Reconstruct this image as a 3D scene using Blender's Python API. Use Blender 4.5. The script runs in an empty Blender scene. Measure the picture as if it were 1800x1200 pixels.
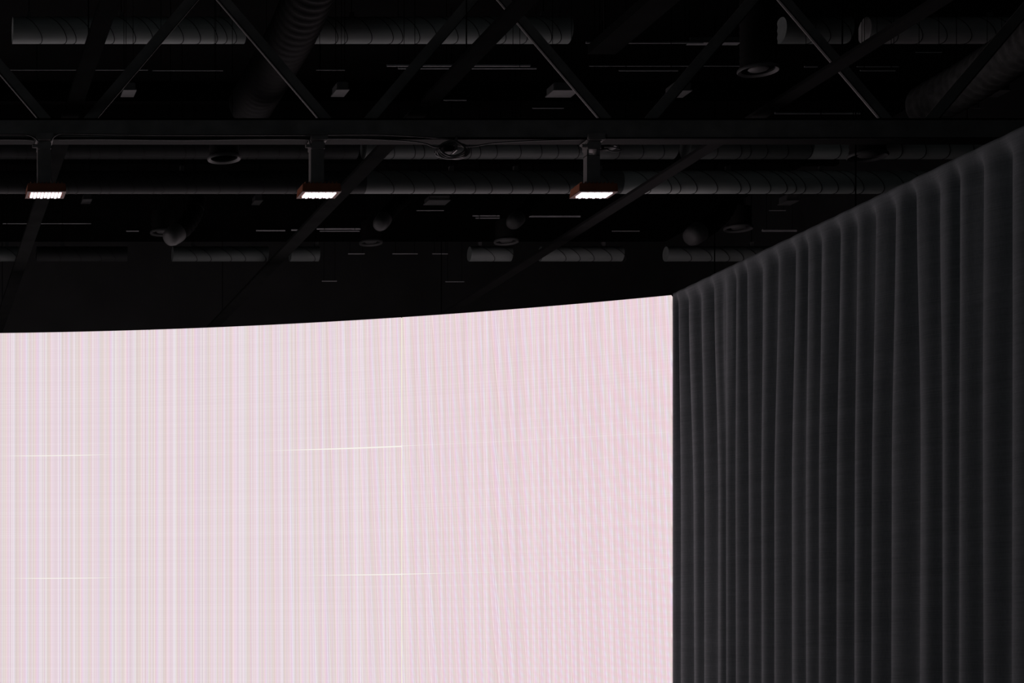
import bpy, bmesh, math, random
from mathutils import Vector, Matrix

random.seed(11)
S = bpy.context.scene
COL = S.collection
F, PX, PY, EYE = 3200.0, -207.0, 1180.0, 1.6      # focal length in px of an 1800 px frame, vanishing point of the depth axis, eye height

# ------------------------------------------------------------------ camera, world, exposure
cd = bpy.data.cameras.new('camera')
cam = bpy.data.objects.new('camera', cd)
COL.objects.link(cam)
cam.location = (0, 0, EYE)
cam.rotation_euler = (math.pi / 2, 0, 0)
cd.sensor_fit = 'HORIZONTAL'
cd.sensor_width = 36.0
cd.lens = 36.0 * F / 1800.0
cd.shift_x = (900 - PX) / 1800.0
cd.shift_y = (PY - 600) / 1800.0
cd.clip_end = 100
S.camera = cam
w = bpy.data.worlds.new('dark_hall')
S.world = w
w.use_nodes = True
w.node_tree.nodes['Background'].inputs[0].default_value = (0, 0, 0, 1)
w.node_tree.nodes['Background'].inputs[1].default_value = 0.0
S.view_settings.view_transform = 'Standard'
S.view_settings.look = 'None'
S.view_settings.exposure = 0.0
S.view_settings.gamma = 1.0
S.view_settings.use_curve_mapping = False
# added soft cool fill behind the viewer, unseen, brightens curtain and truss
ld = bpy.data.lights.new('cool_fill', 'AREA')
ld.shape = 'RECTANGLE'; ld.size = 5.0; ld.size_y = 3.0
ld.energy = 48.0
ld.color = (0.84, 0.95, 1.0)
lamp = bpy.data.objects.new('cool_fill', ld)
COL.objects.link(lamp)
lamp.location = (-5.0, -3.6, 2.6)
lamp.rotation_euler = (Vector((4.5, 10.0, 3.2)) - Vector(lamp.location)).to_track_quat('-Z', 'Y').to_euler()
S.cycles.max_bounces = 8
S.cycles.diffuse_bounces = 5


def at(x, y, Y):                       # the real point that lies at depth Y on the sight line of a photo pixel
    return Vector(((x - PX) * Y / F, Y, EYE + (PY - y) * Y / F))


def wx(x, Y): return (x - PX) * Y / F
def wz(y, Y): return EYE + (PY - y) * Y / F
def depth_at(y, H): return F * H / (PY - y)      # depth of something H above eye level


# ------------------------------------------------------------------ materials
def mat(name, col, rough=0.6, metal=0.0, spec=0.3, var=0.25, scale=6.0, stretch=(1, 1, 1), bump=0.0, bscale=60, sheen=0.0):
    m = bpy.data.materials.new(name)
    m.use_nodes = True
    nt = m.node_tree
    b = nt.nodes['Principled BSDF']
    b.inputs['Roughness'].default_value = rough
    b.inputs['Metallic'].default_value = metal
    b.inputs['Specular IOR Level'].default_value = spec
    if sheen:
        b.inputs['Sheen Weight'].default_value = sheen
    tc = nt.nodes.new('ShaderNodeTexCoord')
    mp = nt.nodes.new('ShaderNodeMapping')
    mp.inputs['Scale'].default_value = stretch
    nt.links.new(tc.outputs['Object'], mp.inputs[0])
    n = nt.nodes.new('ShaderNodeTexNoise')
    n.inputs['Scale'].default_value = scale
    n.inputs['Detail'].default_value = 4
    nt.links.new(mp.outputs[0], n.inputs['Vector'])
    r = nt.nodes.new('ShaderNodeValToRGB')
    r.color_ramp.elements[0].position = 0.3
    r.color_ramp.elements[1].position = 0.7
    r.color_ramp.elements[0].color = tuple(c * (1 - var) for c in col) + (1,)
    r.color_ramp.elements[1].color = tuple(min(1, c * (1 + var)) for c in col) + (1,)
    nt.links.new(n.outputs['Fac'], r.inputs[0])
    nt.links.new(r.outputs[0], b.inputs['Base Color'])
    if bump:
        n2 = nt.nodes.new('ShaderNodeTexNoise')
        n2.inputs['Scale'].default_value = bscale
        nt.links.new(mp.outputs[0], n2.inputs['Vector'])
        bp = nt.nodes.new('ShaderNodeBump')
        bp.inputs['Strength'].default_value = bump
        bp.inputs['Distance'].default_value = 0.01
        nt.links.new(n2.outputs['Fac'], bp.inputs['Height'])
        nt.links.new(bp.outputs[0], b.inputs['Normal'])
    return m


def emit(name, col, strength):
    m = bpy.data.materials.new(name)
    m.use_nodes = True
    nt = m.node_tree
    nt.nodes.clear()
    e = nt.nodes.new('ShaderNodeEmission')
    e.inputs[0].default_value = (*col, 1)
    e.inputs[1].default_value = strength
    o = nt.nodes.new('ShaderNodeOutputMaterial')
    nt.links.new(e.outputs[0], o.inputs[0])
    return m


M_FLOOR = mat('floor_paint', (0.30, 0.29, 0.29), 0.5, var=0.12, scale=1.5)
M_WALL = mat('black_wall', (0.025, 0.026, 0.026), 0.9, spec=0.1, var=0.15, scale=2)
M_DECK = mat('black_deck', (0.0032, 0.0033, 0.0033), 0.9, spec=0.05, var=0.3, scale=3)
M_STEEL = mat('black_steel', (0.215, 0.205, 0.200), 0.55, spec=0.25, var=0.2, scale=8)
M_FLANGE_DIM = mat('flange_steel_dimmed', (0.0085, 0.0088, 0.0088), 0.7, spec=0.05, var=0.15, scale=8)  # truss steel darkened so the flange underside takes less screen light
M_LEG_DIM = mat('leg_steel_dimmed', (0.022, 0.023, 0.023), 0.6, spec=0.2)  # truss steel darkened to hold back light on the diagonals' lower legs
M_BEAM = mat('beam_paint', (0.0140, 0.0148, 0.0146), 0.85, spec=0.0, var=0.15, scale=5)
M_DUCT = mat('duct_metal', (0.138, 0.157, 0.152), 0.55, spec=0.3, var=0.12, scale=5, stretch=(0.6, 3, 3))
M_BEAM_LIT = mat('beam_paint_lit', (0.016, 0.0165, 0.0165), 0.8, spec=0.04, var=0.15, scale=5)  # lighter beam copy, lit tone painted in where little light arrives
M_DUCT_LIT_END = mat('duct_metal_lit_end', (0.66, 0.66, 0.65), 0.5, spec=0.3, var=0.12, scale=5, stretch=(0.6, 3, 3))  # brightest lit copy of the duct metal, for the curtain end
M_DUCT_LIT_HIGH = mat('duct_metal_lit_high', (0.42, 0.47, 0.455), 0.55, spec=0.3, var=0.12, scale=5, stretch=(0.6, 3, 3))  # lit copy of the duct metal, lifts the weakly lit highest duct
M_DUCT_SHADED = mat('duct_metal_shaded', (0.040, 0.043, 0.043), 0.6, spec=0.1, var=0.12, scale=5, stretch=(0.6, 3, 3))  # shaded copy of the duct metal for the dim sections
M_DUCT_LIT = mat('duct_metal_lit', (0.52, 0.58, 0.56), 0.55, spec=0.3, var=0.12, scale=5, stretch=(0.6, 3, 3))  # lit copy of the duct metal for the bright curtain-side sections
M_WIRE = mat('black_wire', (0.004, 0.004, 0.004), 0.9, spec=0.0)
M_SEAM = mat('duct_seam', (0.02, 0.02, 0.02), 0.6, spec=0.2)
M_FLEX = mat('flex_duct_skin', (0.0062, 0.0066, 0.0066), 0.6, spec=0.06, var=0.3, scale=20)
M_FLEX_LIT = mat('flex_duct_lit', (0.080, 0.082, 0.080), 0.6, spec=0.1, var=0.3, scale=20)  # lighter copy of the hose skin, paints in the light on its underside
M_NECK = mat('black_neck', (0.010, 0.010, 0.010), 0.6, spec=0.2)
M_RING = mat('diffuser_metal', (0.075, 0.078, 0.078), 0.5, spec=0.3)
M_COLLAR = mat('collar_metal', (0.08, 0.083, 0.083), 0.5, spec=0.3)
M_PIPE = mat('conduit_metal', (0.33, 0.34, 0.35), 0.4, spec=0.4)
M_BOX = mat('box_metal', (0.11, 0.115, 0.115), 0.5, spec=0.3)
M_ROD = mat('rod_metal', (0.15, 0.15, 0.15), 0.5, spec=0.3)
M_CABLE = mat('cable_rubber', (0.10, 0.10, 0.10), 0.35, spec=0.5)
M_HOUSE = mat('lamp_housing', (0.36, 0.12, 0.06), 0.5, spec=0.3)  # red lens glow round the lamps painted in as housing colour
M_BEZEL = mat('lamp_bezel', (0.16, 0.04, 0.01), 0.5, spec=0.3)  # same red glow painted into the bezel colour
M_LED = emit('lamp_led', (1.0, 0.90, 0.98), 1.4)
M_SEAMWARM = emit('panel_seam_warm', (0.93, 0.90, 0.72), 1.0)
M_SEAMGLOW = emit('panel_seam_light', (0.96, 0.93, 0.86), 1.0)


def fabric():
    m = bpy.data.materials.new('curtain_wool')
    m.use_nodes = True
    nt = m.node_tree
    b = nt.nodes['Principled BSDF']
    b.inputs['Roughness'].default_value = 0.95
    b.inputs['Specular IOR Level'].default_value = 0.1
    tc = nt.nodes.new('ShaderNodeTexCoord')
    out = []
    for sc, st in ((1.0, (4, 5, 150)), (1.0, (0.3, 0.5, 14)), (1.0, (30, 160, 30))):
        mp = nt.nodes.new('ShaderNodeMapping')
        mp.inputs['Scale'].default_value = st
        nt.links.new(tc.outputs['Object'], mp.inputs[0])
        n = nt.nodes.new('ShaderNodeTexNoise')
        n.inputs['Scale'].default_value = sc
        n.inputs['Detail'].default_value = 3
        nt.links.new(mp.outputs[0], n.inputs['Vector'])
        out.append(n.outputs['Fac'])
    a = nt.nodes.new('ShaderNodeMath'); a.operation = 'MULTIPLY_ADD'
    nt.links.new(out[0], a.inputs[0]); a.inputs[1].default_value = 0.42
    a2 = nt.nodes.new('ShaderNodeMath'); a2.operation = 'MULTIPLY_ADD'
    nt.links.new(out[1], a2.inputs[0]); a2.inputs[1].default_value = 0.30
    a3 = nt.nodes.new('ShaderNodeMath'); a3.operation = 'MULTIPLY'
    nt.links.new(out[2], a3.inputs[0]); a3.inputs[1].default_value = 0.28
    nt.links.new(a3.outputs[0], a2.inputs[2])
    nt.links.new(a2.outputs[0], a.inputs[2])
    r = nt.nodes.new('ShaderNodeValToRGB')
    r.color_ramp.elements[0].position = 0.3
    r.color_ramp.elements[1].position = 0.7
    r.color_ramp.elements[0].color = (0.125, 0.140, 0.146, 1)
    r.color_ramp.elements[1].color = (0.215, 0.238, 0.248, 1)
    nt.links.new(a.outputs[0], r.inputs[0])
    nt.links.new(r.outputs[0], b.inputs['Base Color'])
    return m


def screen_material():
    m = bpy.data.materials.new('led_screen')
    m.use_nodes = True
    nt = m.node_tree
    nt.nodes.clear()
    L = nt.links.new

    def val(x):
        if isinstance(x, (int, float)):
            n = nt.nodes.new('ShaderNodeValue'); n.outputs[0].default_value = x; return n.outputs[0]
        return x

    def op(o, a, b=None, c=None):
        n = nt.nodes.new('ShaderNodeMath'); n.operation = o
        for i, v in enumerate((a, b, c)):
            if v is None: continue
            if isinstance(v, (int, float)): n.inputs[i].default_value = v
            else: L(v, n.inputs[i])
        return n.outputs[0]

    def white(x):
        n = nt.nodes.new('ShaderNodeTexWhiteNoise'); n.noise_dimensions = '1D'
        L(x, n.inputs['W']); return n.outputs['Value']

    def mix(f, a, b):
        n = nt.nodes.new('ShaderNodeMix'); n.data_type = 'RGBA'
        L(val(f), n.inputs[0])
        for i, v in ((6, a), (7, b)):
            if isinstance(v, tuple): n.inputs[i].default_value = (*v, 1)
            else: L(v, n.inputs[i])
        return n.outputs[2]

    uv = nt.nodes.new('ShaderNodeUVMap'); uv.uv_map = 'UVMap'
    sp = nt.nodes.new('ShaderNodeSeparateXYZ'); L(uv.outputs[0], sp.inputs[0])
    u, v = sp.outputs[0], sp.outputs[1]
    right = nt.nodes.new('ShaderNodeMapRange'); right.interpolation_type = 'SMOOTHSTEP'
    L(u, right.inputs[0]); right.inputs[1].default_value = 2.4; right.inputs[2].default_value = 5.6
    rt = right.outputs[0]
    # beat between the emitter columns: fine pink, cream and grey lines that close up towards the outer end
    u2 = op('MULTIPLY', u, u)
    ph = op('ADD', op('MULTIPLY', u, 9.45), op('ADD', op('MULTIPLY', u2, -0.99), op('MULTIPLY', op('MULTIPLY', u2, u), 0.258)))
    lean = op('MULTIPLY', op('MULTIPLY', rt, 1.2), op('SUBTRACT', v, 2.2))
    slow = nt.nodes.new('ShaderNodeTexNoise'); slow.noise_dimensions = '1D'
    L(u, slow.inputs['W']); slow.inputs['Scale'].default_value = 3.0; slow.inputs['Detail'].default_value = 2
    ph = op('ADD', op('ADD', ph, lean), op('MULTIPLY', slow.outputs['Fac'], 1.6))
    rp = nt.nodes.new('ShaderNodeValToRGB')
    L(op('FRACT', ph), rp.inputs[0])

    def lin(c): return tuple(((k / 255 + 0.055) / 1.055) ** 2.4 for k in c) + (1,)
    stops = [(0.0, (222, 211, 205)), (0.24, (229, 214, 207)), (0.31, (214, 188, 186)), (0.37, (250, 238, 232)), (0.44, (238, 205, 215)),
             (0.52, (238, 209, 228)), (0.66, (230, 207, 231)), (0.72, (248, 242, 252)), (0.78, (208, 198, 216)), (0.85, (242, 240, 240)), (0.92, (216, 208, 206)), (1.0, (222, 211, 205))]
    el = rp.color_ramp.elements
    while len(el) < len(stops): el.new(0.5)
    for e_, (p_, c_) in zip(el, stops):
        e_.position = p_; e_.color = lin(c_)
    rp2 = nt.nodes.new('ShaderNodeValToRGB')
    L(op('FRACT', op('MULTIPLY', ph, 2.37)), rp2.inputs[0])
    el = rp2.color_ramp.elements
    while len(el) < len(stops): el.new(0.5)
    for e_, (p_, c_) in zip(el, stops):
        e_.position = p_; e_.color = lin(c_)
    col = mix(op('MULTIPLY_ADD', rt, -0.30, 0.48), rp.outputs[0], rp2.outputs[0])
    col = mix(op('MULTIPLY_ADD', rt, -0.24, 0.28), col, (0.79, 0.675, 0.715))
    # outer end: pinker, with faint nested arcs
    arc_ = op('ADD', op('MULTIPLY', op('POWER', op('SUBTRACT', u, 6.4), 2.0), 4.4),
              op('MULTIPLY', op('POWER', op('SUBTRACT', v, 4.7), 2.0), 2.3))
    m3 = op('MULTIPLY_ADD', op('SINE', op('MULTIPLY', arc_, 6.28318)), 0.5, 0.5)
    col = mix(op('MULTIPLY', op('MULTIPLY', m3, rt), 0.50), col, (0.86, 0.585, 0.65))
    col = mix(op('MULTIPLY', rt, 0.10), col, (0.84, 0.60, 0.70))
    # single emitter columns and rows
    n1 = white(op('FLOOR', op('MULTIPLY', u, 1 / 0.0068)))
    n2 = white(op('FLOOR', op('MULTIPLY', v, 1 / 0.0052)))
    col = mix(op('MULTIPLY', op('GREATER_THAN', n1, 0.82), 0.22), col, (0.97, 0.93, 0.95))
    col = mix(op('MULTIPLY', op('LESS_THAN', n1, 0.16), 0.20), col, (0.62, 0.44, 0.50))
    col = mix(op('MULTIPLY', op('GREATER_THAN', n2, 0.84), 0.07), col, (0.97, 0.93, 0.94))
    col = mix(op('MULTIPLY', op('LESS_THAN', n2, 0.2), 0.05), col, (0.56, 0.46, 0.50))
    e = nt.nodes.new('ShaderNodeEmission')
    L(col, e.inputs[0])
    e.inputs[1].default_value = 1.0
    o = nt.nodes.new('ShaderNodeOutputMaterial')
    L(e.outputs[0], o.inputs[0])
    return m


M_CURTAIN = fabric()
M_SCREEN = screen_material()


# ------------------------------------------------------------------ mesh builder
class MB:
    def __init__(self):
        self.v, self.f, self.uv = [], [], None

    def box(self, lo, hi):
        i = len(self.v)
        x0, y0, z0 = lo; x1, y1, z1 = hi
        self.v += [(x0, y0, z0), (x1, y0, z0), (x1, y1, z0), (x0, y1, z0), (x0, y0, z1), (x1, y0, z1), (x1, y1, z1), (x0, y1, z1)]
        self.f += [tuple(i + k for k in q) for q in ((3, 2, 1, 0), (4, 5, 6, 7), (0, 1, 5, 4), (1, 2, 6, 5), (2, 3, 7, 6), (3, 0, 4, 7))]
        return self

    def hexa(self, p):                  # eight corners, bottom ring then top ring
        i = len(self.v)
        self.v += [tuple(q) for q in p]
        self.f += [tuple(i + k for k in q) for q in ((3, 2, 1, 0), (4, 5, 6, 7), (0, 1, 5, 4), (1, 2, 6, 5), (2, 3, 7, 6), (3, 0, 4, 7))]
        return self

    def tube(self, pts, r, n=10, cap=True, rfun=None):
        pts = [Vector(p) for p in pts]
        rings = []
        for k, p in enumerate(pts):
            a = pts[max(k - 1, 0)]; b = pts[min(k + 1, len(pts) - 1)]
            d = (b - a).normalized()
            up = Vector((0, 0, 1)) if abs(d.z) < 0.9 else Vector((0, 1, 0))
            s = d.cross(up).normalized(); t = s.cross(d)
            rr = rfun(k) if rfun else r
            i = len(self.v)
            for j in range(n):
                a_ = 2 * math.pi * j / n
                self.v.append(tuple(p + s * (rr * math.cos(a_)) + t * (rr * math.sin(a_))))
            rings.append(i)
        for q in range(len(rings) - 1):
            for j in range(n):
                self.f.append((rings[q] + j, rings[q] + (j + 1) % n, rings[q + 1] + (j + 1) % n, rings[q + 1] + j))
        if cap:
            self.f.append(tuple(rings[0] + j for j in reversed(range(n))))
            self.f.append(tuple(rings[-1] + j for j in range(n)))
        return self

    def lathe(self, c, prof, n=28):     # prof: (radius, z) pairs
        i0 = len(self.v)
        for r, z in prof:
            for j in range(n):
                a = 2 * math.pi * j / n
                self.v.append((c[0] + r * math.cos(a), c[1] + r * math.sin(a), c[2] + z))
        for q in range(len(prof) - 1):
            for j in range(n):
                a = i0 + q * n; b = a + n
                self.f.append((a + j, a + (j + 1) % n, b + (j + 1) % n, b + j))
        return self

    def build(self, name, m, parent=None, smooth=False, origin=None, bevel=0.0):
        me = bpy.data.meshes.new(name)
        o0 = Vector(origin) if origin is not None else Vector((0, 0, 0))
        if parent is not None and origin is None:
            o0 = parent_world(parent)
        me.from_pydata([tuple(Vector(p) - o0) for p in self.v], [], self.f)
        if self.uv:
            lay = me.uv_layers.new(name='UVMap')
            for lp in me.loops:
                lay.data[lp.index].uv = self.uv[lp.vertex_index]
        bm = bmesh.new(); bm.from_mesh(me)
        bmesh.ops.recalc_face_normals(bm, faces=bm.faces)
        if bevel:
            bmesh.ops.bevel(bm, geom=list(bm.edges), offset=bevel, segments=2, affect='EDGES', clamp_overlap=True)
        bm.to_mesh(me); bm.free()
        if smooth:
            for p in me.polygons: p.use_smooth = True
            try:
                me.set_sharp_from_angle(angle=math.radians(50))
            except Exception:
                pass
        me.materials.append(m)
        o = bpy.data.objects.new(name, me)
        COL.objects.link(o)
        if parent is not None:
            o.parent = parent
            o.location = o0 - parent_world(parent)
        else:
            o.location = o0
        return o


def parent_world(o):
    p = Vector(o.location)
    while o.parent is not None:
        o = o.parent
        p = p + Vector(o.location)
    return p


def thing(name, label, cat, loc, group=None):
    o = bpy.data.objects.new(name, None)
    o.empty_display_size = 0.1
    COL.objects.link(o)
    o.location = loc
    tag(o, label, cat, group)
    return o


def tag(o, label, cat, group=None):
    o['label'] = label
    o['category'] = cat
    if group: o['group'] = group
    return o


def structure(name, mb, m, label=None):
    o = mb.build(name, m)
    o['kind'] = 'structure'
    if label: o['label'] = label
    return o


def curve_pts(keys, n=10):              # Catmull-Rom through key points
    k = [Vector(p) for p in keys]
    k = [k[0] * 2 - k[1]] + k + [k[-1] * 2 - k[-2]]
    out = []
    for i in range(1, len(k) - 2):
        for j in range(n):
            t = j / n
            a, b, c, d = k[i - 1], k[i], k[i + 1], k[i + 2]
            out.append(0.5 * ((2 * b) + (c - a) * t + (2 * a - 5 * b + 4 * c - d) * t * t + (3 * b - a - 3 * c + d) * t ** 3))
    out.append(k[-2])
    return out


# ------------------------------------------------------------------ the hall
DECK_H = 4.72
DECK = EYE + DECK_H
X0, X1, Y0, Y1 = -8.0, 8.6, -4.0, 20.0
structure('floor', MB().box((X0 - .2, Y0 - .2, -0.2), (X1 + .2, Y1 + .2, 0)), M_FLOOR, 'grey painted studio floor')
structure('ceiling', MB().box((X0 - .2, Y0 - .2, DECK), (X1 + .2, Y1 + .2, DECK + 0.15)), M_DECK, 'black painted roof deck')
structure('wall_left', MB().box((X0 - .2, Y0, 0), (X0, Y1, DECK)), M_WALL)
structure('wall_right', MB().box((X1, Y0, 0), (X1 + .2, Y1, DECK)), M_WALL)
structure('wall_front', MB().box((X0 - .2, Y0 - .2, 0), (X1 + .2, Y0, DECK)), M_WALL)
structure('wall_back', MB().box((X0 - .2, Y1, 0), (X1 + .2, Y1 + .2, DECK)), M_WALL, 'black back wall above the screen')

# ------------------------------------------------------------------ curved screen
CX, CY, R = 0.2751, 4.1408, 10.8874
U1 = 5.851
ROWH, TOPH = 1.009, 2.789
ZT = EYE + TOPH
COLS = [(-5.95, -3.98), (-3.98, -2.01), (-2.01, -0.05), (-0.05, 1.9127), (1.9127, 3.8984), (3.8984, U1)]


def arc(u, r=R):
    a = u / R
    return CX + r * math.sin(a), CY + r * math.cos(a)


def sstep(a, b, x):
    t = min(1, max(0, (x - a) / (b - a)))
    return t * t * (3 - 2 * t)


def seam_gap(ci, ri, u):                # how far the panels of one joint stand apart, in metres
    if ri == 0: return 0.0
    if ci == 4:
        return 0.0008 + (0.0105 * sstep(2.7, 3.55, u) if ri == 1 else 0.0075 * sstep(3.0, 3.8, u))
    if ci == 3:
        d = abs(u - (1.15 if ri == 1 else 1.2))
        return 0.0006 + (0.0075 if ri == 1 else 0.006) * (1 - sstep(0.1, 0.55, d))
    if ci == 5:
        return 0.0022 + (0.0045 * (1 - sstep(3.9, 4.3, u)) if ri == 2 else 0.002 * (1 - sstep(3.9, 4.1, u)))
    return 0.002


wall = thing('led_screen_wall', 'tall concave video wall of pale pink glowing panels beside the dark curtain', 'screen', (CX, CY + R, 0))
NS = 14
for ci, (ua, ub) in enumerate(COLS):
    for ri in range(4):
        mb = MB(); mb.uv = []
        ga = 0.0036 if ci == 5 else 0.0016
        gb = 0.0036 if ci == 4 else (0.0016 if ci < 5 else 0.0)
        zb = ZT - (ri + 1) * ROWH
        for k in range(NS + 1):
            u = (ua + ga) + (ub - gb - ua - ga) * k / NS
            zt = ZT - ri * ROWH - seam_gap(ci, ri, u)
            for r in (R, R + 0.07):
                x, y = arc(u, r)
                for z in (zb, zt):
                    mb.v.append((x, y, z)); mb.uv.append((u, z))
        for k in range(NS):
            a = 4 * k; b = a + 4
            mb.f += [(a, b, b + 1, a + 1), (a + 2, a + 3, b + 3, b + 2), (a + 1, b + 1, b + 3, a + 3), (a, a + 2, b + 2, b)]
        mb.f += [(0, 1, 3, 2), (4 * NS, 4 * NS + 2, 4 * NS + 3, 4 * NS + 1)]
        mb.build('led_panel', M_SCREEN, wall)
# glowing strips added behind the panels, seen through the gaps as bright joints
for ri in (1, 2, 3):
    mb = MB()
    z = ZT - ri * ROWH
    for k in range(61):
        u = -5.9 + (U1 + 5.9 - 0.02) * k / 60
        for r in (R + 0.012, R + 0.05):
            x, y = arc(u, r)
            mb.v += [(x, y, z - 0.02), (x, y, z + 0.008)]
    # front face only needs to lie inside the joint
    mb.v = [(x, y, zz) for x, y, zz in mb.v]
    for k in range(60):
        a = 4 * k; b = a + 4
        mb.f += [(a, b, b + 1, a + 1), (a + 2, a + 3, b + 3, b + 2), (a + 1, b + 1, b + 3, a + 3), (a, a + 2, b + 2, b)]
    mb.build('joint_glow_strip', M_SEAMGLOW, wall)['label'] = 'thin glowing strip behind the joint between panel rows'
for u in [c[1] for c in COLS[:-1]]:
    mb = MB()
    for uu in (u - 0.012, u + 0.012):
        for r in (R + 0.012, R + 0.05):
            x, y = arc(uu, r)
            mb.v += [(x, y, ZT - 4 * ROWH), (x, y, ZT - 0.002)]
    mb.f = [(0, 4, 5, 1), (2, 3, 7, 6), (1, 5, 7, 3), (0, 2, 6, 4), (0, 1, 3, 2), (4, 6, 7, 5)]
    mb.build('joint_glow_strip', M_SEAMWARM, wall)['label'] = 'thin pale yellow glowing strip behind the joint between panel columns'
# the black steel frame that carries the panels, and the plinth
mb = MB()
for k in range(13):
    u = -5.85 + (2 * 5.85) * k / 12
    x, y = arc(u, R + 0.2)
    mb.tube([(x, y, 0.02), (x, y, ZT - 0.12)], 0.03, 6)
for z in (0.6, 1.6, 2.6, 3.6, ZT - 0.15):
    mb.tube([(*arc(-5.85 + 11.7 * k / 24, R + 0.17), z) for k in range(25)], 0.03, 6)
mb.build('support_frame', M_STEEL, wall)
mb = MB()
for k in range(25):
    u = -5.9 + (U1 + 5.9) * k / 24
    for r in (R - 0.01, R + 0.35):
        x, y = arc(u, r)
        mb.v += [(x, y, 0), (x, y, ZT - 4 * ROWH)]
for k in range(24):
    a = 4 * k; b = a + 4
    mb.f += [(a, b, b + 1, a + 1), (a + 2, a + 3, b + 3, b + 2), (a + 1, b + 1, b + 3, a + 3), (a, a + 2, b + 2, b)]
mb.f += [(0, 1, 3, 2), (96, 98, 99, 97)]
mb.build('plinth', M_STEEL, wall)

# ------------------------------------------------------------------ curtain along the right
XC = 5.86
XR = 5.828                              # the fold crests all reach this line
CT = EYE + 2.786
edges = [1183, 1199, 1222.5, 1240, 1266, 1278, 1295, 1319, 1341, 1364, 1396, 1421, 1442, 1475, 1507, 1536, 1571, 1626, 1663, 1689, 1735, 1787]
tops = [1186, 1194, 1214, 1236, 1258, 1280, 1298, 1316, 1347, 1372, 1404, 1423, 1450, 1481, 1511, 1543, 1580, 1614, 1661, 1693, 1737, 1788]
ridY = [XR * F / (x - PX) for x in edges]
ridT = [XR * F / (x - PX) for x in tops]
y = ridY[-1]
while y > 3.0:
    y -= random.uniform(0.24, 0.42)
    ridY.append(y); ridT.append(y + random.uniform(-.02, .02))
NR, NF = 50, 18
amps = []
for i in range(len(ridY) - 1):
    amps.append(min(0.072, 0.175 * (ridY[i] - ridY[i + 1])) * random.uniform(0.85, 1.1))
mb = MB()
jit = [[random.uniform(-1, 1) for _ in range(4)] for _ in ridY]
ncol = (len(ridY) - 1) * NF + 1
for r in range(NR + 1):
    z = 0.02 + (CT - 0.02) * (r / 40 * 0.965 if r <= 40 else 0.965 + 0.035 * (r - 40) / 10)
    h = z / CT
    topw = sstep(0.62, 1.0, h)
    pos = [ridY[i] * (1 - topw) + ridT[i] * topw + 0.010 * jit[i][0] * math.sin(3.1 * h + jit[i][1] * 3) for i in range(len(ridY))]
    pos[0] = ridY[0]
    for i in range(len(ridY) - 1):
        for k in range(NF + (1 if i == len(ridY) - 2 else 0)):
            t = k / NF
            # broad round crests, tight valleys
            tw = t - 0.38 * math.sin(2 * math.pi * t) / (2 * math.pi)
            s = 0.5 + 0.5 * math.cos(2 * math.pi * tw ** 0.92)
            am = amps[i] * (0.9 + 0.12 * math.sin(5 * h + jit[i][2] * 4))
            am *= 1 - 0.90 * sstep(0.970, 0.999, h)
            nb = amps[i]
            yy = pos[i] + (pos[i + 1] - pos[i]) * t
            # small extra gathers near the heading
            g = 0.010 * sstep(0.72, 0.9, h) * (1 - sstep(0.94, 1.0, h)) * math.sin(2 * math.pi * (2 * t + jit[i][3]))
            xx = XR + 2.0 * nb * (1 - s) * (am / max(amps[i], 1e-4)) * 0.85 + g * (1 - s)
            mb.v.append((xx, yy, z))
for r in range(NR):
    for c in range(ncol - 1):
        a = r * ncol + c
        mb.f.append((a, a + 1, a + ncol + 1, a + ncol))
cur = thing('stage_curtain', 'tall charcoal curtain in vertical folds running from the glowing screen towards the viewer', 'curtain', (XC, 8.0, 0))
o = mb.build('folded_fabric', M_CURTAIN, cur, smooth=True)
sm = o.modifiers.new('thick', 'SOLIDIFY'); sm.thickness = 0.004; sm.offset = 1
mb = MB().box((XC + 0.12, ridY[-1], CT - 0.05), (XC + 0.16, ridY[0], CT - 0.01))
mb.build('curtain_track', M_STEEL, cur)
for k in range(6):
    yk = ridY[0] - 0.3 - k * 1.9
    MB().box((XC + 0.135, yk - 0.003, CT - 0.02), (XC + 0.141, yk + 0.003, DECK)).build('track_hanger', M_WIRE, cur)

# ------------------------------------------------------------------ roof truss
YT = 10.8
hz = lambda y: wz(y, YT)
hx = lambda x: wx(x, YT)
truss = thing('roof_truss', 'black steel lattice truss with zigzag members carrying the three flood lights', 'truss', (0, YT, hz(212)))
c0, c1 = hz(249), hz(212)
mb = MB()
mb.box((X0, YT - 0.05, c0 + 0.012), (X1, YT - 0.035, c1))           # web
mb.box((X0, YT - 0.05, c1 - 0.012), (X1, YT + 0.06, c1))            # upper flange
mb.build('bottom_chord', M_STEEL, truss)
mb = MB()
mb.box((X0, YT - 0.05, c0), (X1, YT + 0.06, c0 + 0.012))
mb.box((X0, YT - 0.056, c0 - 0.003), (X1, YT - 0.046, c0 + 0.003))
mb.build('bottom_flange', M_FLANGE_DIM, truss)
mb = MB()
t0, t1 = hz(-18), hz(-48)
mb.box((X0, YT - 0.05, t0), (X1, YT + 0.06, t0 + 0.012))
mb.box((X0, YT - 0.05, t0), (X1, YT - 0.035, t1))
mb.build('top_chord', M_STEEL, truss)


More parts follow.
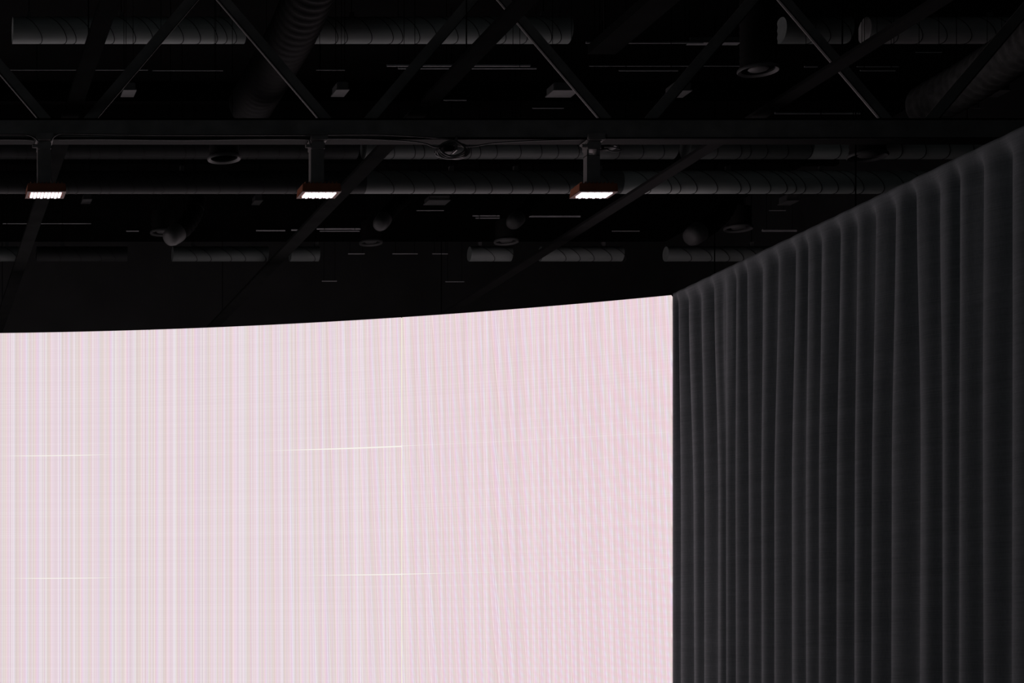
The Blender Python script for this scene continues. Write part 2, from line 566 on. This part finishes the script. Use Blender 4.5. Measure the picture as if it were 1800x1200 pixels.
def diagonal(xb, xt):
    a = Vector((hx(xb), YT, c1 - 0.015)); b = Vector((hx(xt), YT, t0 + 0.02))
    d = (b - a).normalized()
    n = Vector((d.z, 0, -d.x))
    if n.z > 0: n = -n                  # n points to the member's lower side
    hw = 0.033
    m = MB()

    def bar(n0, n1, y0, y1):
        q = []  # fills the current mesh m
        for p in (a, b):
            for nn, yy in ((n0, y0), (n1, y0), (n1, y1), (n0, y1)):
                v = p + n * nn; q.append((v.x, YT + yy, v.z))
        m.hexa(q)
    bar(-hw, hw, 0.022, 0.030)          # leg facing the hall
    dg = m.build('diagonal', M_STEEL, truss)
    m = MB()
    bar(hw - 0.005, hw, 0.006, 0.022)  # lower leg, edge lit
    m.build('lower_leg', M_LEG_DIM, dg)
    return dg


k0 = 119 - 494 * 4
for k in range(10):
    nb = k0 + 494 * k
    if -2600 < nb < 2400:
        diagonal(nb - 32, nb - 247 + 10)
        diagonal(nb + 32, nb + 247 - 10)
        m = MB().box((hx(nb - 46), YT + 0.012, c1 - 0.05), (hx(nb + 46), YT + 0.020, c1 + 0.012))
        m.build('gusset_plate', M_STEEL, truss)

# ------------------------------------------------------------------ roof beams that run away from the viewer
HB = 3.30


def roof_beam(x_at_top, wpx, label, y_from=-3.0, paint=None):
    Yr = depth_at(0, HB)
    xc = wx(x_at_top, Yr); hw = 0.5 * wpx * Yr / F
    t = thing('roof_beam', label, 'beam', (xc, 10, EYE + HB), 'roof beams running towards the back')
    m = MB()
    m.box((xc - hw, y_from, EYE + HB), (xc + hw, Y1, EYE + HB + 0.022))
    m.build('box_section', paint or M_BEAM, t, bevel=0.003)
    for yk in (2.0, 6.0, 9.9, 13.2, 17.0):
        m = MB().box((xc - 0.003, yk - 0.003, EYE + HB + 0.02), (xc + 0.003, yk + 0.003, DECK))
        m.build('hanger', M_WIRE, t)


roof_beam(194, 36, 'black roof beam passing just beside the flood light at the picture\'s left edge')
roof_beam(929, 40, 'black roof beam passing between the middle flood light and the cable coil')
roof_beam(1660, 36, 'black roof beam that crosses below the flood light nearest the curtain', paint=M_BEAM_LIT)

# deeper joists across, just under the deck
for k, yj in enumerate((9.2, 11.0, 14.6, 16.4, 18.2)):
    t = MB().box((X0, yj - 0.04, DECK - 0.16), (X1, yj + 0.04, DECK)).build('trim_%d' % (k + 1), M_DECK)
    t['kind'] = 'structure'

# cable tray high up
YA = depth_at(0, 4.05)
m = MB()
xa, xb = wx(1142, YA), wx(1196, YA)
tray = thing('cable_tray', 'black cable tray high under the deck ending beside the bright thin pipe', 'cable tray', (0.5 * (xa + xb), YA, EYE + 4.05))
m.box((xa, 3.0, EYE + 4.05), (xb, 11.95, EYE + 4.056))
m.build('tray_floor', M_BEAM, tray)
for xx in (xa, xb - 0.006):
    MB().box((xx, 3.0, EYE + 4.056), (xx + 0.006, 11.95, EYE + 4.11)).build('tray_side', M_BEAM, tray)
for yk in (4.0, 7.0, 10.0, 11.7):
    MB().box((xa + 0.01, yk, EYE + 4.056), (xa + 0.022, yk + 0.012, DECK)).build('hanger', M_NECK, tray)

# ------------------------------------------------------------------ spiral ducts across the hall


def spiral_duct(ybot, H, dia, segs, label, hangx, seam_step=0.145, metal=None):
    Y = depth_at(ybot, H)               # the tangent at the lower silhouette is close enough to the bottom line
    r = dia / 2
    zc = EYE + H + r
    t = thing('spiral_duct', label, 'duct', (wx(segs[0][0], Y), Y, zc), 'spiral ducts across the ceiling')
    for sg in segs:
        a, b = sg[:2]
        fin = sg[2] if len(sg) > 2 else (metal or M_DUCT)
        x0, x1 = wx(a, Y), wx(b, Y)
        n = max(2, int((x1 - x0) / 0.5))
        MB().tube([(x0 + (x1 - x0) * k / n, Y, zc) for k in range(n + 1)], r, 32).build('duct_section', fin, t, smooth=True)
        mb = MB()
        x = x0 + 0.05
        while x < x1 - 0.12:
            # a tilted lock seam ring, slightly proud
            lean = 0.15
            n2 = 28
            i = len(mb.v)
            for j in range(n2):
                a_ = 2 * math.pi * j / n2
                px = x + lean * 0.5 * (1 - math.sin(a_ + 0.4))
                for dx, rr in ((-0.0025, r - 0.001), (-0.0025, r + 0.0025), (0.0025, r + 0.0025), (0.0025, r - 0.001)):
                    mb.v.append((px + dx, Y + rr * math.cos(a_), zc + rr * math.sin(a_)))
            for j in range(n2):
                p = i + 4 * j; q = i + 4 * ((j + 1) % n2)
                for e in range(3):
                    mb.f.append((p + e, q + e, q + e + 1, p + e + 1))
            x += seam_step * random.choice((0.45, 0.8, 1.0, 1.0, 1.15))
        mb.build('lock_seam', M_SEAM, t)['kind'] = 'stuff'
    for hxp in hangx:
        x = wx(hxp, Y)
        m = MB()
        m.lathe((0, 0, 0), [(0, 0)], 3) if False else None
        m.box((x - 0.014, Y - 0.016, zc + r - 0.004), (x + 0.014, Y + 0.016, zc + r + 0.035))
        m.build('hanger_clip', M_ROD, t)
        MB().tube([(x, Y, zc + r + 0.03), (x, Y, DECK)], 0.003, 6).build('hanger_rod', M_WIRE, t)
    return Y, zc, r


A = spiral_duct(76, 4.30, 0.175, [(22, 430), (540, 1000), (1372, 1490), (1520, 1960, M_DUCT_LIT_END)],
                'highest grey spiral duct crossing behind the truss zigzag', (51, 213, 388, 618, 955, 1410, 1740), metal=M_DUCT_LIT_HIGH)
B = spiral_duct(279, 3.60, 0.20, [(-400, 627, M_DUCT_SHADED), (640, 1185), (1205, 1420), (1420.5, 1745, M_DUCT_LIT)],
                'grey spiral duct showing just below the truss chord', (-120, 300, 700, 1100, 1500, 1700))
C = spiral_duct(340, 3.40, 0.158, [(-400, 640, M_DUCT_SHADED), (640.5, 1090), (1090.5, 1745, M_DUCT_LIT)],
                'grey spiral duct level with the flood light heads', (-60, 320, 793, 906, 1054, 1279, 1443))
D = spiral_duct(459, 3.38, 0.12, [(-300, 33), (64, 223, M_DUCT_SHADED), (303, 470), (510, 560), (825, 898), (950, 1093), (1170, 1420)],
                'farthest grey spiral duct low above the screen top', (12, 110, 340, 556, 843, 1060, 1321))

# ------------------------------------------------------------------ flexible ducts


def flex(keys, r, label, pitch=0.045, collar=None, name='flexible_duct', skin=None):
    pts = curve_pts(keys, 24)
    L = 0; fine = [pts[0]]; acc = 0
    for a, b in zip(pts, pts[1:]):
        L += (b - a).length
    # resample evenly
    step = pitch / 4
    out = [pts[0]]; d = 0
    for a, b in zip(pts, pts[1:]):
        seg = (b - a).length
        while d + step <= seg:
            d += step
            out.append(a + (b - a) * (d / seg))
        d -= seg
    t = thing(name, label, 'duct', out[0], 'flexible ducts under the deck')
    MB().tube(out, r, 24, rfun=lambda k: r * (1.0 if k % 4 == 0 else (0.955 if k % 4 in (1, 3) else 0.93))).build('corrugated_hose', skin or M_FLEX, t, smooth=True)
    if collar:
        e = out[-1]; dr = (out[-1] - out[-3]).normalized()
        cp = [e + dr * s for s in (-0.01, 0.03, 0.07, 0.1, 0.112)]
        MB().tube(cp, r, 24, rfun=lambda k: r * (1.04, 1.04, 1.0, 0.85, 0.5)[k]).build('end_collar', M_COLLAR, t, smooth=True)['label'] = 'pale metal end collar'
    # two wire hangers to the deck
    for k in (len(out) // 5, 3 * len(out) // 4):
        p = out[k]
        if DECK - p.z > r:
            MB().tube([(p.x, p.y, p.z + r * 0.9), (p.x, p.y, DECK)], 0.002, 5).build('hanger_wire', M_WIRE, t)
    return t


flex([at(572, -75, 11.06), at(540, 0, 11.45), at(505, 75, 11.98), at(440, 185, 13.1)], 0.162,
     'thick black corrugated hose running back behind the truss beside the middle flood light', pitch=0.07)
flex([at(1850, 45, 11.0), at(1800, 80, 11.25), at(1710, 140, 11.75), at(1625, 188, 12.2)], 0.15,
     'thick dark corrugated hose in the upper corner above the curtain', pitch=0.07, skin=M_FLEX_LIT)
flex([at(1283, 338, 14.3), at(1275, 366, 14.25), at(1252, 392, 14.2), at(1228, 408, 14.15)], 0.078,
     'bent flexible hose with a pale round end near the curtain', collar=True)
flex([at(945, 348, 14.3), at(930, 362, 14.25), at(915, 378, 14.2), at(908, 385, 14.15)], 0.06,
     'short flexible hose ending below the flood light nearest the curtain', collar=True)
flex([at(712, 347, 14.3), at(694, 362, 14.25), at(680, 378, 14.2), at(674, 386, 14.15)], 0.06,
     'short flexible hose ending beside the middle flood light', collar=True)
flex([at(346, 348, 14.3), at(340, 375, 14.25), at(325, 398, 14.2), at(310, 410, 14.15)], 0.075,
     'bent flexible hose between the first and middle flood lights', collar=True)

# ------------------------------------------------------------------ round diffusers on black necks


def diffuser(x, y, Y, dpx, label, plug=True, neck=0.16):
    c = at(x, y, Y)
    r = 0.5 * dpx * Y / F
    t = thing('ceiling_diffuser', label, 'air vent', c, 'round diffusers on black necks')
    prof = []
    z = 0.01; k = 0
    while z < neck:
        prof.append((r * (0.90 if k % 2 else 0.865), z)); z += 0.022; k += 1
    prof += [(r * 0.86, neck + 0.01), (0.0, neck + 0.012)]
    for sx in (-1, 1):
        MB().tube([(c.x + sx * r * 0.5, c.y, c.z + neck), (c.x + sx * r * 0.5, c.y, DECK)], 0.002, 5).build('hanger_wire', M_WIRE, t)
    MB().lathe(c, prof).build('neck', M_NECK, t, smooth=True)
    MB().lathe(c, [(r * 0.84, 0.0), (r * 0.86, 0.02), (r * 1.0, 0.012), (r * 1.02, 0.0), (r * 0.97, -0.008), (r * 0.80, 0.004), (r * 0.84, 0.0)], 36).build('rim', M_RING, t, smooth=True)
    if plug:
        MB().lathe((c.x, c.y, c.z + 0.008), [(0.0, 0.016), (r * 0.45, 0.012), (r * 0.5, 0.0), (r * 0.44, -0.006), (0.0, -0.010)], 28).build('centre_disc', M_RING, t, smooth=True)
        m = MB()
        for a in (0.4, 0.4 + math.pi / 2):
            dx, dy = r * 0.84 * math.cos(a), r * 0.84 * math.sin(a)
            m.tube([(c.x - dx, c.y - dy, c.z + 0.026), (c.x + dx, c.y + dy, c.z + 0.026)], 0.004, 5)
        m.build('cross_bar', M_NECK, t)
    return t


diffuser(1333, 124, 11.35, 68, 'round vent on a corrugated neck inside the truss zigzag near the curtain', neck=0.6)
diffuser(1525, 275, 12.2, 66, 'round vent hanging alone below the truss chord close to the curtain')
diffuser(394, 279, 12.2, 58, 'round vent below the truss between the first and middle flood lights', plug=False)
diffuser(1058, 259, 12.2, 50, 'round vent tucked right behind the clamp of the flood light nearest the curtain', plug=False)
diffuser(1298, 402, 14.75, 48, 'small round vent beside the bent hose with the pale round end')
diffuser(890, 425, 14.75, 42, 'small round vent below the short hose near the curtain-side flood light')
diffuser(652, 427, 14.75, 40, 'small round vent low between the middle flood light and the short hose')
diffuser(286, 409, 14.75, 44, 'small round vent beside the bent hose between the first two flood lights')

# ------------------------------------------------------------------ metal boxes hung in the void


def air_box(x, y, Y, wpx, hpx, label):
    c = at(x, y, Y)
    ww, hh = wpx * Y / F, hpx * Y / F
    t = thing('terminal_box', label, 'box', (c.x, c.y, c.z), 'small metal boxes hung under the deck')
    MB().box((c.x - ww / 2, c.y - 0.07, c.z - hh / 2), (c.x + ww / 2, c.y + 0.07, c.z + hh / 2)).build('case', M_BOX, t, bevel=0.006)
    MB().box((c.x - ww / 2 - 0.006, c.y - 0.076, c.z - hh / 2 - 0.004), (c.x + ww / 2 + 0.006, c.y + 0.076, c.z - hh / 2 + 0.004)).build('lid', M_BOX, t)
    for sx in (-1, 1):
        MB().tube([(c.x + sx * ww * 0.4, c.y, c.z + hh / 2 - 0.004), (c.x + sx * ww * 0.4, c.y, DECK)], 0.002, 5).build('hanger_rod', M_WIRE, t)


for x, y, Y, ww, hh, lb in (
        (226, 157, 12.25, 20, 13, 'small dim box inside the truss zigzag near the picture\'s left side'),
        (598, 156, 12.25, 20, 14, 'small box in the truss gap just above the middle flood light'),
        (988, 157, 12.25, 42, 14, 'wide box seen past a truss member near the curtain-side flood light'),
        (1192, 157, 12.25, 30, 15, 'box half hidden by a truss member in the gap nearest the round vent'),
        (1748, 157, 12.25, 32, 13, 'box under the thick hose above the curtain'),
        (152, 349, 14.9, 14, 9, 'tiny box just beside the first flood light head'),
        (452, 350, 14.9, 12, 11, 'tiny box between the first and middle flood lights'),
        (768, 351, 14.9, 36, 9, 'flat box under the spiral duct between the middle and curtain-side flood lights'),
        (1386, 350, 14.9, 20, 12, 'box under the spiral duct above the curtain top')):
    air_box(x, y, Y, ww, hh, lb)

# ------------------------------------------------------------------ conduits


def conduit(y, segs, H, th, label, rods=True):
    Y = depth_at(y, H)
    r = 0.5 * th * Y / F
    z = EYE + H
    x0, x1 = wx(segs[0], Y), wx(segs[1], Y)
    t = thing('conduit_pipe', label, 'pipe', ((x0 + x1) / 2, Y, z), 'thin conduits under the deck')
    MB().tube([(x0, Y, z), (x1, Y, z)], r, 12).build('tube', M_PIPE, t, smooth=True)
    n = max(2, int((x1 - x0) / 1.2) + 1)
    for k in range(n):
        x = x0 + (x1 - x0) * (0.12 + 0.76 * k / (n - 1))
        MB().tube([(x, Y, z + r * 0.6), (x, Y, DECK)], 0.002, 5).build('hanger_rod', M_WIRE, t)


for y, sg, H, th, lb in (
        (75, (1030, 1236), 4.18, 3.6, 'bright thin pipe beside the cable tray at the top'),
        (123, (-60, 260), 3.99, 1.6, 'faint thin pipe across the first truss gap'),
        (124, (268, 392), 3.99, 1.6, 'faint thin pipe in the gap beyond the first zigzag'),
        (123, (556, 606), 3.99, 1.8, 'faint thin pipe above the small box over the middle flood light'),
        (115, (680, 932), 4.03, 4.0, 'pale pipe, upper of the close pair behind the truss'),
        (120, (700, 943), 3.97, 3.0, 'pale pipe, lower of the close pair behind the truss'),
        (116, (1036, 1300), 4.02, 1.6, 'thin pipe leading to the corrugated vent neck'),
        (124, (1088, 1192), 3.92, 2.2, 'thin lower pipe leading to the corrugated vent neck'),
        (117, (1414, 1437), 3.99, 2.6, 'short bright pipe stub between vent and beam'),
        (117, (1506, 1580), 4.02, 1.8, 'thin pipe beyond the beam near the curtain'),
        (124, (1512, 1574), 3.92, 2.2, 'thin lower pipe beyond the beam near the curtain'),
        (92, (1610, 1656), 4.02, 1.6, 'short thin pipe below the highest duct by the curtain'),
        (199, (1362, 1512), 4.0, 3.4, 'pale pipe just above the truss chord near the curtain'),
        (199, (1640, 1656), 4.0, 3.4, 'pale pipe stub under the thick corner hose'),
        (190, (936, 991), 4.0, 1.8, 'thin pipe below the wide box behind the truss'),
        (190, (1690, 1724), 4.0, 1.6, 'thin pipe below the box by the corner hose'),
        (176, (780, 820), 4.0, 2.0, 'dim thin pipe low in the zigzag past the middle light'),
        (370, (732, 780), 4.0, 1.6, 'thin pipe below the flat box'),
        (370, (1352, 1381), 4.0, 1.6, 'thin pipe below the box above the curtain top'),
        (379, (831, 878), 4.1, 2.6, 'pale pipe, upper of a short pair beside the short hose'),
        (383, (836, 878), 4.05, 2.4, 'pale pipe, lower of a short pair beside the short hose'),
        (380, (926, 1020), 4.1, 3.6, 'pale pipe under the curtain-side flood light'),
        (402, (556, 638), 4.1, 3.0, 'pale pipe, upper of a pair below the middle flood light'),
        (406, (562, 632), 4.05, 2.0, 'pale pipe, lower of a pair below the middle flood light'),
        (405, (450, 501), 4.1, 2.6, 'dim pipe between the first two lights, above the farthest duct'),
        (404, (512, 523), 4.1, 3.0, 'short pipe stub next to the middle flood light'),
        (406, (222, 244), 4.1, 1.8, 'short faint pipe below the first flood light'),
        (405, (1340, 1400), 4.1, 4.4, 'pale thick pipe stub against the curtain top'),
        (393, (5, 160), 4.1, 1.4, 'faint long pipe below the first flood light'),
        (406, (1076, 1124), 4.1, 1.8, 'faint pipe just past the beam under the curtain-side light'),
        (446, (612, 641), 3.95, 1.6, 'faint pipe, first of three in line above the screen'),
        (446, (690, 734), 3.95, 1.6, 'faint pipe, middle of three in line above the screen'),
        (446, (760, 787), 3.95, 1.6, 'faint pipe, last of three in line above the screen'),
        (494, (566, 592), 4.05, 1.8, 'faint pipe low on the back wall below the middle flood light'),
        (495, (783, 816), 4.05, 1.8, 'faint pipe low on the back wall beyond the middle flood light')):
    conduit(y, sg, H, th, lb)
# flat tray beside the bright pipe
Yq = depth_at(75, 4.18)
t = thing('flat_channel', 'flat pale channel at the end of the bright thin pipe', 'channel', at(1256, 72, Yq + 0.08))
p = at(1212, 75, Yq + 0.05); q = at(1302, 66, Yq + 0.05)
MB().box((p.x, Yq + 0.04, p.z), (q.x, Yq + 0.10, p.z + 0.006)).build('channel_floor', M_PIPE, t)
MB().box((p.x, Yq + 0.04, p.z), (q.x, Yq + 0.046, q.z)).build('channel_side', M_BOX, t)
MB().tube([(p.x + 0.1, Yq + 0.07, p.z), (p.x + 0.1, Yq + 0.07, DECK)], 0.002, 5).build('hanger_rod', M_WIRE, t)

# ------------------------------------------------------------------ flood lights on the truss


def flood(xp, xh, label, gap):
    xc = hx(xp); xl = hx(xh)
    px = YT / F
    ztop = c0
    t = thing('flood_light', label, 'lamp', (xc, YT, ztop), 'flood lights under the truss')
    # clamp that grips the lower flange
    m = MB()
    m.box((xc - 15 * px, YT - 0.075, ztop - 0.012), (xc + 15 * px, YT + 0.065, ztop - 0.001))
    m.box((xc - 15 * px, YT - 0.085, ztop - 0.012), (xc + 15 * px, YT - 0.055, ztop + 0.03))
    m.box((xc - 12 * px, YT - 0.045, ztop - 0.055), (xc + 12 * px, YT + 0.045, ztop - 0.012))
    m.build('clamp', M_STEEL, t, bevel=0.004)
    MB().tube([(xc - 15 * px - 0.02, YT - 0.03, ztop - 0.034), (xc - 10 * px, YT - 0.03, ztop - 0.034)], 0.011, 10).build('clamp_knob', M_STEEL, t, smooth=True)
    # post
    zp = hz(327)
    m = MB()
    m.box((xc - 11.5 * px, YT - 0.028, zp + 0.004), (xc + 11.5 * px, YT + 0.028, ztop - (0.085 if gap else 0.05)))
    if gap:
        m.box((xc - 11.5 * px, YT - 0.028, ztop - 0.09), (xc - 8 * px, YT + 0.028, ztop - 0.05))
        m.box((xc + 5 * px, YT - 0.028, ztop - 0.09), (xc + 11.5 * px, YT + 0.028, ztop - 0.05))
    m.build('post', M_STEEL, t)
    # yoke bracket
    m = MB()
    m.box((xl - 14 * px, YT - 0.03, zp - 0.006), (xl + 14 * px, YT + 0.03, zp + 0.004))
    for s in (-1, 1):
        m.box((xl + s * 13 * px - 0.004, YT - 0.03, zp - 0.02), (xl + s * 13 * px + 0.004, YT + 0.03, zp))
    m.build('bracket', M_STEEL, t)
    # head: hollow tray, open downward, with cooling fins on top
    zb, zt = EYE + 838 * px, EYE + 852 * px
    hw = 34 * px
    y0, y1 = YT - 0.085, YT + 0.075
    m = MB()
    m.hexa([(xl - hw, y0, zb), (xl + hw, y0, zb), (xl + hw, y1, zb), (xl - hw, y1, zb),
            (xl - hw * .97, y0 + 0.006, zt), (xl + hw * .97, y0 + 0.006, zt), (xl + hw * .97, y1 - 0.01, zt), (xl - hw * .97, y1 - 0.01, zt)])
    m.build('housing', M_HOUSE, t, bevel=0.003)
    m = MB()
    for k in range(9):
        x = xl - hw * .8 + 1.6 * hw * k / 8
        m.box((x - 0.0025, y0 + 0.02, zt - 0.002), (x + 0.0025, y1 - 0.025, zt + 0.012))
    m.build('cooling_fin', M_HOUSE, t)
    # bezel round the emitters, hanging a little lower than the plate
    m = MB()
    e = 0.006
    bx0, bx1, by0, by1 = xl - hw, xl + hw, y0, y1
    ix0, ix1, iy0, iy1 = xl - 29.5 * px, xl + 29.5 * px, y0 + 0.018, y1 - 0.022
    zz0, zz1 = zb - e, zb
    m.box((bx0, by0, zz0 + .002), (bx1, iy0, zz1)); m.box((bx0, iy1, zz0 + .002), (bx1, by1, zz1))
    m.box((bx0, iy0, zz0 + .002), (ix0, iy1, zz1)); m.box((ix1, iy0, zz0 + .002), (bx1, iy1, zz1))
    m.build('bezel', M_BEZEL, t)
    # nine rows of emitters, every second one shifted
    for k in range(9):
        x = xl + (k - 4) * 6.1 * px
        off = 0.008 if k % 2 else -0.003
        ya, yb = YT - 0.058 + off, YT + 0.042 + off
        w2 = 2.25 * px
        mm = MB()
        n = 6
        ring = []
        for j in range(n + 1):
            a = math.pi * j / n
            ring.append((x + w2 * math.cos(a), yb + w2 * math.sin(a)))
        for j in range(n + 1):
            a = math.pi + math.pi * j / n
            ring.append((x + w2 * math.cos(a), ya + w2 * math.sin(a)))
        nn = len(ring)
        for z in (zb + 0.001, zb - 0.009):
            mm.v += [(px_, py_, z) for px_, py_ in ring]
        mm.f = [tuple(range(nn)), tuple(reversed(range(nn, 2 * nn)))] + [(j, (j + 1) % nn, nn + (j + 1) % nn, nn + j) for j in range(nn)]
        mm.build('led_emitter', M_LED, t)
    # tail lead from the head up to the clamp
    pts = curve_pts([(xl + 0.05, YT + 0.03, zt + 0.008), (xc + 14 * px, YT + 0.04, zt + 0.06), (xc + 12.5 * px, YT + 0.038, zt + 0.2), (xc + 11 * px, YT + 0.04, ztop - 0.04)], 6)
    MB().tube(pts, 0.004, 6).build('lead', M_CABLE, t, smooth=True)


flood(77, 80, 'lit flood light at the far end from the curtain, with cables bending into its clamp', False)
flood(556, 560, 'middle of the three lit flood lights under the truss', False)
flood(1040, 1043, 'lit flood light nearest the curtain, with a gap in its post below the clamp', True)

# ------------------------------------------------------------------ cables on the chord


def cable(pts_px, r, label, yy=YT - 0.062):
    keys = [at(x, y, yy) for x, y in pts_px]
    o = MB().tube(curve_pts(keys, 8), r, 8).build('power_cable', M_CABLE, smooth=True)
    return tag(o, label, 'cable', 'cables along the truss chord')


cable([(-160, 236), (-60, 236.5), (20, 236.5), (48, 237), (60, 242), (68, 249)], 0.0042, 'black cable coming along the chord and bending down into the first flood light', YT - 0.092)
cable([(-160, 245), (-40, 245), (20, 245), (48, 245.5), (60, 247)], 0.0042, 'lower black cable running along the chord up to the first flood light')
cable([(89, 248), (95, 240), (106, 235), (130, 235), (250, 237), (420, 237.5), (560, 237), (650, 236.5), (700, 238), (735, 240), (775, 243), (798, 247), (810, 254)], 0.0042, 'long upper cable from the first flood light to the cable coil', YT - 0.094)
cable([(104, 245), (180, 244.5), (320, 246), (440, 244.5), (530, 244.5), (543, 247), (545, 254)], 0.0045, 'cable along the chord from the first flood light into the middle one')
cable([(575, 243.5), (640, 244), (690, 246), (730, 249), (750, 253), (763, 258), (775, 259)], 0.0045, 'sagging cable from the middle flood light to the cable coil')
cable([(815, 258), (838, 256), (862, 252), (900, 249), (960, 246.5), (1020, 245)], 0.004, 'cable rising from the coil along the chord to the curtain-side flood light')
cable([(1062, 244), (1200, 243.5), (1400, 244), (1600, 243.5), (1760, 244)], 0.003, 'thin straight cable along the chord above the curtain')
cable([(1066, 262), (1078, 266), (1092, 264), (1080, 259), (1062, 258)], 0.004, 'small loop of cable beside the curtain-side flood light clamp', YT - 0.04)
# coil tied to the chord
cc = at(792, 262, YT - 0.03)
coil = thing('cable_coil', 'tied coil of black cable hanging from the truss chord', 'cable', cc)
for k in range(5):
    m = MB()
    pts = []
    rr = 0.075 + 0.006 * k
    for j in range(33):
        a = 2 * math.pi * j / 32
        pts.append((cc.x + rr * math.cos(a) + 0.004 * k, cc.y - 0.03 + 0.012 * k + 0.01 * math.sin(3 * a + k), cc.z - 0.005 + 0.042 * math.sin(a) - 0.005 * (k % 3)))
    m.tube(pts, 0.0065, 7, cap=False)
    m.build('cable_loop', M_CABLE, coil, smooth=True)
MB().box((cc.x - 0.05, cc.y - 0.045, cc.z - 0.025), (cc.x + 0.01, cc.y + 0.03, cc.z + 0.012)).build('plug_block', M_NECK, coil, bevel=0.006)
MB().box((cc.x + 0.018, cc.y - 0.05, cc.z - 0.02), (cc.x + 0.026, cc.y + 0.03, c0 + 0.014)).build('tie', M_CABLE, coil)
